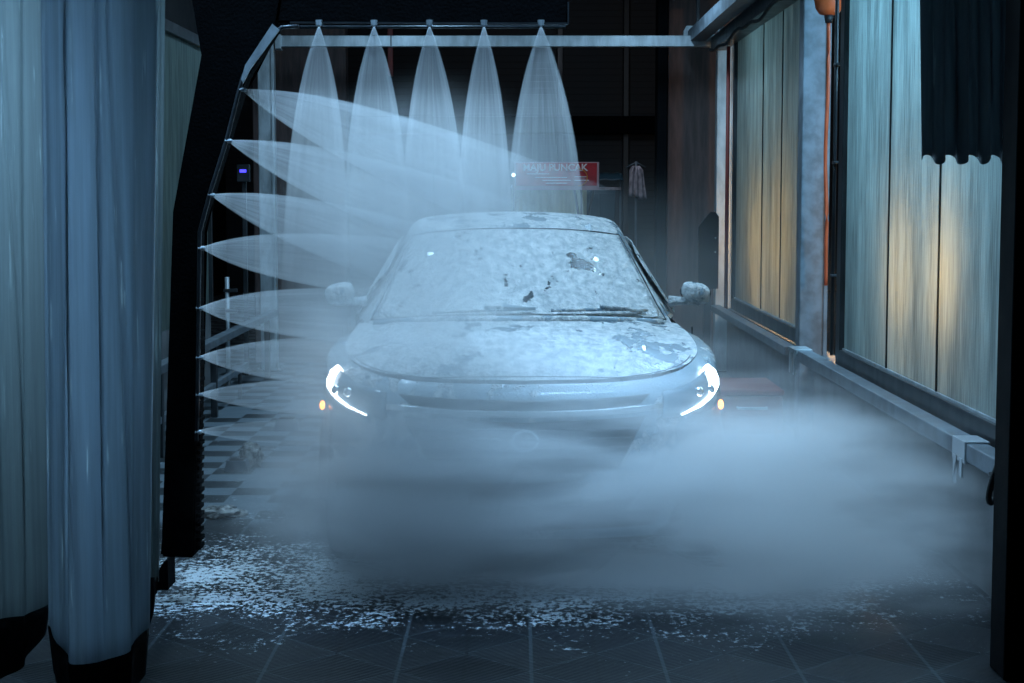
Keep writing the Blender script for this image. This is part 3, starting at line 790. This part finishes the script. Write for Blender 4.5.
# wipers
def screen_pt(u, j, off=.03):
    y, z, hw, sw, bw = interp(ST[1], ST[2], j) if j <= 1 else interp(ST[2], ST[3], j - 1)
    return Vector((hw * u, y + sw * abs(u) ** 2.2 - off * .55, z - .045 * abs(u) ** 2.4 + off * .85))
for a, b, nm in (((.2, -.42), (.84, -.30), 0), ((-.55, -.45), (.1, -.36), 1)):
    bm = bmesh.new(); tube(bm, [screen_pt(a[0] + (b[0] - a[0]) * k / 8, max(-.5, a[1] + (b[1] - a[1]) * k / 8)) for k in range(9)], .009, 6)
    wp = link('wiper', bm, M['paint'], car, True)
    bm = bmesh.new(); m0 = screen_pt((a[0] + b[0]) / 2, (a[1] + b[1]) / 2, .045); m1 = screen_pt(b[0] - .05, -.38, .03)
    tube(bm, [m1, (m0 + m1) / 2 + Vector((0, 0, .01)), m0], .012, 6); link('wiper_arm', bm, M['paint'], wp, True)
# mirrors
for s in (-1, 1):
    bm = bmesh.new(); bmesh.ops.create_uvsphere(bm, u_segments=24, v_segments=14, radius=1)
    for v in bm.verts:
        x, y, z = v.co
        k = 1 - .22 * max(0, -x * s); z = z * k
        if y > .1: y = .1 + (y - .1) * .25
        v.co = (.074 * math.copysign(abs(x) ** .62, x), .08 * y, .053 * math.copysign(abs(z) ** .62, z) + .012 * x * -s)
    o = link('mirror_housing', bm, M['paint'], car, True); o.location = (s * .925, 1.60, 1.195); o.rotation_euler = (0, s * .12, 0)
    bm = bmesh.new(); tube(bm, [(-s * .13, .03, -.06), (-s * .06, .01, -.052), (.03 * s, 0, -.045)], [.028, .022, .02], 10); a_ = link('mirror_stalk', bm, M['paint'], o, True)
    bm = bmesh.new(); bmesh.ops.create_circle(bm, cap_ends=True, segments=24, radius=.06); bmesh.ops.rotate(bm, verts=bm.verts, matrix=Matrix.Rotation(PI / 2, 3, 'X')); bmesh.ops.scale(bm, verts=bm.verts, vec=(1.35, 1, .85)); bmesh.ops.translate(bm, verts=bm.verts, vec=(0, .014, 0))
    link('mirror_glass', bm, M['chrome'], o)
# fascia details follow the outline: strips on the body surface between two outline lengths and two heights
arc = [0]
for a, b in zip(dense, dense[1:]): arc.append(arc[-1] + math.hypot(b[0] - a[0], b[1] - a[1]))
def on_front(d, z, off):
    s = 1 if d >= 0 else -1; d = abs(d)
    for i in range(len(arc) - 1):
        if d <= arc[i + 1]: break
    k = (d - arc[i]) / (arc[i + 1] - arc[i]); x = dense[i][0] + (dense[i + 1][0] - dense[i][0]) * k; y = dense[i][1] + (dense[i + 1][1] - dense[i][1]) * k
    n0, n1 = normal(i), normal(i + 1); nx, ny = n0[0] + (n1[0] - n0[0]) * k, n0[1] + (n1[1] - n0[1]) * k
    f = (z - .21) / (topz(y) - .21); ins = lerp_tab(LV, f)
    if y < .6 and .3 < f < .8: ins += .012 * (1 if f < .5 else -.3)
    ins -= off
    return ((x - nx * ins) * s, y - ny * ins, z)
def patch(pts_top, pts_bot, off, n=24, rows_=5):
    """pts: list of (arc distance, z)"""
    R_ = []
    for j in range(rows_ + 1):
        v = j / rows_; r = []
        for i in range(n + 1):
            t_ = i / n * (len(pts_top) - 1); k = min(int(t_), len(pts_top) - 2); q = t_ - k
            a = interp(pts_top[k], pts_top[k + 1], q); b = interp(pts_bot[k], pts_bot[k + 1], q); c = interp(a, b, v)
            r.append(on_front(c[0], c[1], off))
        R_.append(r)
    return grid(R_)
o = link('upper_grille', patch([(-.56, .84), (-.3, .825), (0, .82), (.3, .825), (.56, .84)], [(-.5, .80), (-.3, .78), (0, .775), (.3, .78), (.5, .80)], .004), M['grille'], car, True); solidify(o, .006, 1)
o = link('chrome_bar', patch([(-.60, .80), (-.3, .782), (0, .777), (.3, .782), (.60, .80)], [(-.6, .775), (-.3, .755), (0, .75), (.3, .755), (.6, .775)], .014), M['chrome'], car, True); solidify(o, .01, 1)
o = link('main_grille', patch([(-.52, .75), (0, .73), (.52, .75)], [(-.40, .52), (0, .50), (.40, .52)], .004), M['grille'], car, True); solidify(o, .006, 1)
for k in range(5):
    z = .70 - k * .042; ww = .49 - k * .022
    bm = bmesh.new(); tube(bm, [on_front(-ww + 2 * ww * i / 16, z, .014) for i in range(17)], .006, 6); link('grille_bar', bm, M['dark_steel'], car, True)
bm = bmesh.new(); tube(bm, [Vector(on_front(0, .655, .03)) + Vector((.055 * math.cos(a), 0, .042 * math.sin(a))) for a in [2 * PI * k / 20 for k in range(21)]], .007, 6)
link('badge_ring', bm, M['chrome'], car, True)
o = link('lower_intake', patch([(-.66, .40), (0, .38), (.66, .40)], [(-.58, .27), (0, .26), (.58, .27)], .006), M['grille'], car, True); solidify(o, .006, 1)
o = link('number_plate', patch([(-.24, .47), (0, .47), (.24, .47)], [(-.24, .37), (0, .37), (.24, .37)], .02), M['blackpaint'], car, True); solidify(o, .006, 1)
# headlamps
def arcx(x):
    for i in range(len(dense)):
        if dense[i][0] >= x: return arc[i]
for s in (-1, 1):
    f = lambda L_: [(s * d, z) for d, z in L_]
    hl = link('headlamp', patch(f([(.62, .845), (.80, .875), (.95, .905), (1.10, .935), (1.22, .95)]), f([(.60, .735), (.78, .74), (.95, .75), (1.10, .785), (1.2, .86)]), .010), M['lampglass'], car, True); solidify(hl, .012, 1)
    hl['label'] = 'dark glossy lamp unit'
    pts = [on_front(s * d, z, .030) for d, z in [(1.0, .925), (1.015, .90), (1.01, .87), (.99, .845), (.955, .822), (.90, .803), (.80, .776), (.69, .748)]]
    bm = bmesh.new(); tube(bm, pts, [.020, .023, .022, .018, .010, .0075, .0065, .004], 8); o = link('running_light', bm, M['drl'], hl, True)
    for d in (.82, .93):
        bm = bmesh.new(); c_ = Vector(on_front(s * d, .835, .024)); bmesh.ops.create_icosphere(bm, subdivisions=2, radius=.024); bmesh.ops.translate(bm, verts=bm.verts, vec=c_); link('lens', bm, M['chrome'], hl, True)
    # amber side repeater low on the wing
    c_ = Vector((s * .925, .62, .73)); bm = bmesh.new(); bmesh.ops.create_uvsphere(bm, u_segments=14, v_segments=8, radius=1); bmesh.ops.scale(bm, verts=bm.verts, vec=(.012, .03, .022)); bmesh.ops.translate(bm, verts=bm.verts, vec=c_)
    link('side_repeater', bm, M['amber'], car, True)
    bm = bmesh.new(); c_ = Vector(on_front(s * .86, .36, .01)); tube(bm, [c_ + Vector((0, .02, 0)), c_ - Vector((0, .015, 0))], .045, 16); link('fog_lamp', bm, M['lampglass'], car, True)
# wheels and arches
for wy in (WF, WR):
    for s in (-1, 1):
        t = bpy.data.objects.new('wheel', None); C.objects.link(t); t.parent = car; t.location = (s * .80, wy, .335)
        bm = bmesh.new(); prof = [(.20, -.1), (.31, -.105), (.33, -.085), (.335, 0), (.33, .085), (.31, .105), (.20, .1)]; n = 36
        R_ = [[bm.verts.new((q_ , r_ * math.cos(2 * PI * k / n), r_ * math.sin(2 * PI * k / n))) for k in range(n)] for r_, q_ in prof]
        for a, b in zip(R_, R_[1:] + R_[:1]):
            for k in range(n): bm.faces.new((a[k], a[(k + 1) % n], b[(k + 1) % n], b[k]))
        link('tyre', bm, M['tyre'], t, True)
        bm = bmesh.new()
        for k in range(5):
            a = 2 * PI * k / 5; c, s2 = math.cos(a), math.sin(a); q1 = (s * .07, .03 * c, .03 * s2); q2 = (s * .075, .2 * c, .2 * s2); tube(bm, [q1, q2], [.035, .02], 8)
        tube(bm, [(s * .03, 0, 0), (s * .09, 0, 0)], .05, 16)
        link('rim', bm, M['alloy'], t, True)
        bm = bmesh.new()
        pts = []
        for k in range(17):
            a = PI * k / 16; pts.append((s * .905, wy - (RW + .05) * math.cos(a), .335 + (RW + .05) * math.sin(a)))
        tube(bm, pts, .022, 8); link('arch_trim', bm, M['black'], car, True)
# underside and inner floor
mkbox('underbody', M['black'], (-.70, .70, .15, 4.15, .2, .42), car, bev=.03)
# door lines and handles
for s in (-1, 1):
    for y_ in (1.55, 2.5, 3.2):
        bm = bmesh.new(); tube(bm, [((.902) * s, y_, .3 + .72 * k / 6) for k in range(7)], .004, 5); link('door_gap', bm, M['grille'], car)
    for y_ in (2.3, 3.1):
        bm = bmesh.new(); tube(bm, [(s * .905, y_ - .1, .86), (s * .935, y_ - .08, .865), (s * .935, y_ + .07, .865), (s * .905, y_ + .09, .86)], .010, 8); link('door_handle', bm, M['paint'], car, True)


# ------------------------------------------------------------------ floor clutter
def lump(name, px, py, Y, r, m, label, cat, seed, flat=.6):
    bm = bmesh.new(); bmesh.ops.create_icosphere(bm, subdivisions=4, radius=1)
    for v in bm.verts:
        k = 1 + .35 * noise.noise(v.co * 2.2 + Vector((seed, 0, 0))) + .22 * noise.noise(v.co * 6 + Vector((0, seed, 0)))
        v.co = Vector((v.co.x * r[0] * k, v.co.y * r[1] * k, max(-.0, (v.co.z * k + .55)) * r[2]))
    q = at(px, py, Y); o = link(name, bm, m, None, True); o.location = (q.x, Y, 0)
    return tag(o, label, cat)
lump('crumpled_bag', 250, 470, 10.6, (.075, .08, .095), M['rag'], 'crumpled wet plastic lump on the left floor tiles, beside a grey block', 'bag', 3)
lump('wet_rag', 222, 520, 8.95, (.12, .09, .035), M['rag'], 'flat crumpled dark rag on the floor close to the wash arm', 'rag', 8)
def block(px, py, label, s):
    Y = 1.7 * F / (py - 195); q = at(px, py, Y)
    t = empty('grey_block', (q.x, Y, 0), label, 'block')
    bm = bmesh.new(); prism(bm, [(-s, 0), (s, 0), (s * .75, s * .9), (-s * .75, s * .9)], 0, s * 1.6); link('body', bm, M['grey'], t)
    bm = bmesh.new(); box(bm, -s * .6, s * .6, s * .3, s * 1.3, s * .9, s * .98, .003); link('top_pad', bm, M['black'], t)
block(236, 474, 'grey block on the left tiles touching the crumpled lump', .075)
block(286, 432, 'grey block further back on the left tiles, near the headlamp', .09)

# ------------------------------------------------------------------ beyond the portal
YS = 24.0
a, b = at(514, 162, YS), at(599, 190, YS)
w = (b.x - a.x) / 2; h = (a.z - b.z) / 2; cx = (a.x + b.x) / 2; cz = (a.z + b.z) / 2
t = empty('banner', (cx, YS, 0), 'red banner with white lettering on a stand in the street behind the car', 'banner')
bm = bmesh.new(); box(bm, -w, w, 0, .02, cz - h, cz + h, .003); link('banner_border', bm, M['banner_pale'], t)
bm = bmesh.new(); box(bm, -w + .03, w - .03, -.006, 0, cz - h + .06, cz + h - .012, .001); link('banner_face', bm, M['banner_red'], t)
def text(s, x, z, size, m, name, parent, y=-.012):
    cu = bpy.data.curves.new(name, 'FONT'); cu.body = s; cu.size = size; cu.align_x = 'CENTER'; cu.align_y = 'CENTER'; cu.extrude = .002; cu.offset = .004
    cu.materials.append(m); tmp = bpy.data.objects.new(name, cu); me = bpy.data.meshes.new_from_object(tmp); bpy.data.objects.remove(tmp); o = bpy.data.objects.new(name, me); C.objects.link(o); o.parent = parent; o.location = (x, y, z); o.rotation_euler = (PI / 2, 0, 0); return o
o = text('MAJU PUNCAK', -.02, cz + .115, .135, M['white_ink'], 'lettering', t); o.scale = (1.0, 1, 1)
bm = bmesh.new()
for (x0, x1, z) in ((-.42, -.1, .03), (-.3, .15, -.02), (-.2, .2, -.06), (-.15, .15, -.1), (.25, .42, -.01), (.25, .45, -.06)):
    box(bm, x0, x1, -.012, -.006, cz + z - .006, cz + z + .006)
link('small_print', bm, M['white_ink'], t)
bm = bmesh.new(); tube(bm, [(.3 + .13 * math.cos(k * PI / 12 - PI / 2), -.012, cz - .02 + .12 * math.sin(k * PI / 12 - PI / 2)) for k in range(13)], .008, 6); link('swoosh', bm, M['yellow_ink'], t)
zb = cz - h
for (xa_, xb_) in ((.12, .42), (.42, .12)):
    bm = bmesh.new(); tube(bm, [(xa_ * 1.1 + .1, .05, zb + .15), (xb_ * 1.4 - .05, .05 + (xa_ - xb_) * .3, .0)], .018, 8); link('stand_leg', bm, M['black'], t, True)
bm = bmesh.new(); tube(bm, [(.35, .06, zb + .1), (.35, .06, 0)], .014, 8); link('stand_pole', bm, M['black'], t, True)
# corrugated sheet
a, b = at(512, 188, 25), at(583, 230, 25)
n = 60; rows = []
for z in (0, a.z): rows.append([(a.x + (b.x - a.x) * i / n, 25 + .035 * math.sin(i * .9), z) for i in range(n + 1)])
t = empty('corrugated_screen', ((a.x + b.x) / 2, 25, 0), 'pale green corrugated screen standing below the red banner', 'screen')
o = link('sheet', grid(rows), M['shutter'], t, True); o.location = -t.location; solidify(o, .01)
bm = bmesh.new(); box(bm, a.x - .02, b.x + .02, 24.95, 25.05, a.z, a.z + .05, .004); o = link('top_rail', bm, M['galv'], t); o.location = -t.location
bm = bmesh.new(); box(bm, b.x, b.x + .05, 24.95, 25.05, 0, a.z + .05, .004); o = link('end_post', bm, M['shutter'], t); o.location = -t.location
# teal cabinet
a, b = at(584, 190, 25.4), at(615, 230, 25.4)
t = empty('teal_cabinet', ((a.x + b.x) / 2, 25.4, 0), 'dark teal cabinet in the street right of the corrugated screen', 'cabinet')
hw = (b.x - a.x) / 2
bm = bmesh.new(); box(bm, -hw, hw, 0, .5, .05, a.z, .01); link('body', bm, M['teal'], t)
for s in (-1, 1):
    bm = bmesh.new(); box(bm, min(0, s * hw) + .01, max(0, s * hw) - .01, -.02, 0, .1, a.z - .05, .004); d = link('door', bm, M['teal'], t)
    bm = bmesh.new(); box(bm, s * .04 - .008, s * .04 + .008, -.045, -.02, a.z * .5, a.z * .5 + .15, .003); link('handle', bm, M['galv'], d)
bm = bmesh.new(); box(bm, -hw, hw, 0, .5, 0, .05); link('plinth', bm, M['black'], t)
# hanging garment on a pole
p = at(636, 180, 23)
t = empty('hanging_cloth', (p.x, 23, 0), 'pale cloth hanging on a thin pole in the dark street', 'cloth')
rows = []
zt, zb_ = at(636, 166, 23).z, at(636, 197, 23).z
for j in range(9):
    v = j / 8; hwj = (.085 + .035 * v) if j else .05
    rows.append([(hwj * (2 * i / 16 - 1) + .02 * v, .025 * math.sin(i * 1.3 + v * 2) - .04, zt + (zb_ - zt) * v - (.03 if i > 8 else 0) * v) for i in range(17)])
o = link('cloth', grid(rows), M['cloth'], t, True); solidify(o, .006)
bm = bmesh.new(); tube(bm, [(0, .0, 0), (0, .0, zt + .06)], .015, 8); link('pole', bm, M['grey'], t, True)
bm = bmesh.new(); tube(bm, [(-.13, 0, zt - .02), (0, 0, zt + .05), (.13, 0, zt - .02)], .01, 6); link('hanger', bm, M['grey'], t, True)
# small lamp left of banner
p = at(513.5, 175, 23.5)
t = empty('small_lamp', (p.x, 23.5, 0), 'tiny white lamp on a thin pole at the left end of the red banner', 'lamp')
bm = bmesh.new(); bmesh.ops.create_icosphere(bm, subdivisions=3, radius=.025); o = link('bulb', bm, M['led_white'], t, True); o.location = (0, -.02, p.z)
bm = bmesh.new(); tube(bm, [(0, .02, 0), (0, .02, p.z + .04)], .012, 8); link('pole', bm, M['dark_steel'], t, True)
bm = bmesh.new(); tube(bm, [(0, .04, p.z), (0, -.0, p.z)], .03, 12); link('lamp_holder', bm, M['dark_steel'], t, True)
# pale object right of the banner
p = at(605, 176, 24.5)
t = empty('street_stall', (p.x, 24.5, 0), 'dim greenish stall with a tilted awning right of the red banner', 'stall')
rows = [[(-.25 + .5 * i / 8, -.25 + .3 * j / 3, p.z - .06 + .1 * j / 3 + .008 * math.sin(i * 2)) for i in range(9)] for j in range(4)]
o = link('awning', grid(rows), M['teal'], t, True); solidify(o, .01)
bm = bmesh.new(); box(bm, -.22, .22, -.2, .1, p.z - .2, p.z - .16, .004); link('counter', bm, M['cloth'], t)
for s in (-1, 1):
    bm = bmesh.new(); box(bm, s * .22 - .012, s * .22 + .012, -.02, .02, 0, p.z + .03); link('pole', bm, M['grey'], t)

# ------------------------------------------------------------------ lights
def area(name, loc, size, power, col, rot=(0, 0, 0), sy=None, spread=PI):
    l = bpy.data.lights.new(name, 'AREA'); l.shape = 'RECTANGLE'; l.size = size; l.size_y = sy or size; l.energy = power; l.color = col; l.spread = spread
    o = bpy.data.objects.new(name, l); C.objects.link(o); o.location = loc; o.rotation_euler = rot; return o
COOL = (.42, .72, 1.0)
# ceiling tubes of the bay
for i, (x, y, pw) in enumerate([(-1.4, 8.5, 46), (1.35, 8.5, 44), (-1.4, 11.5, 46), (1.35, 11.5, 40), (-1.2, 14.6, 50), (1.2, 14.6, 50)]):
    area('ceiling_tube_light', (x, y, 3.78), 1.5, pw, COOL, sy=.14).rotation_euler = (0, 0, PI / 2)
# yard beyond the glazed wall: cool lamps high up, warm lamps low
area('yard_cool_light', (3.3, 8.6, 3.3), 1.6, 300, (.28, .64, .95), (0, math.radians(50), 0), sy=3.0)
area('yard_cool_light', (3.3, 14, 3.0), .8, 40, (.35, .72, .95), (0, math.radians(60), 0), sy=1.6)
def plight(name, loc, power, col, r=.06):
    l = bpy.data.lights.new(name, 'POINT'); l.energy = power; l.color = col; l.shadow_soft_size = r
    o = bpy.data.objects.new(name, l); C.objects.link(o); o.location = loc; return o
WARM = (1.0, .55, .2)
q = at(785, 246, 12.8); plight('yard_warm_lamp', (XW + .22, 12.9, q.z), 80, WARM); plight('yard_warm_lamp', (XW + .5, 14.2, q.z - .1), 60, WARM)
q = at(935, 271, 8.1); plight('yard_warm_lamp', (XW + .16, 8.0, q.z), 38, WARM)
plight('yard_warm_lamp', (XW + .3, 8.9, q.z), 34, WARM)
# street lamp far away
area('street_light', (.8, 21.5, 4.6), 1.0, 40, (.75, .85, 1.0), (math.radians(35), 0, 0))
# unseen fill lamps, added to brighten mist, jets and windscreen
area('added_fill_light', (-.1, 8.0, 3.75), 2.6, 44, (.40, .70, 1.0), (math.radians(-14), 0, 0), sy=.2, spread=math.radians(120))
area('added_fill_light', (-.15, 6.72, 3.75), 2.9, 25, (.34, .64, 1.0), (math.radians(9), 0, 0), sy=.2, spread=math.radians(42))
area('curtain_fill_light', (-1.95, 7.7, 3.05), 1.0, 44, (.42, .68, 1.0), (math.radians(-60), 0, math.radians(-8)), sy=.15, spread=math.radians(62))  # added out of view to light the curtain from behind

# ------------------------------------------------------------------ world + view
w = bpy.data.worlds.new('night'); S.world = w; w.use_nodes = True
w.node_tree.nodes['Background'].inputs[0].default_value = (.06, .12, .2, 1); w.node_tree.nodes['Background'].inputs[1].default_value = .05
S.view_settings.view_transform = 'Standard'; S.view_settings.look = 'None'; S.view_settings.gamma = 1; S.view_settings.use_curve_mapping = False
S.view_settings.exposure = -0.35
cy = S.cycles
cy.max_bounces = 6; cy.diffuse_bounces = 3; cy.glossy_bounces = 3; cy.transmission_bounces = 4; cy.volume_bounces = 3; cy.transparent_max_bounces = 12
cy.volume_max_steps = 40; cy.sample_clamp_indirect = 4
cy.use_denoising = True
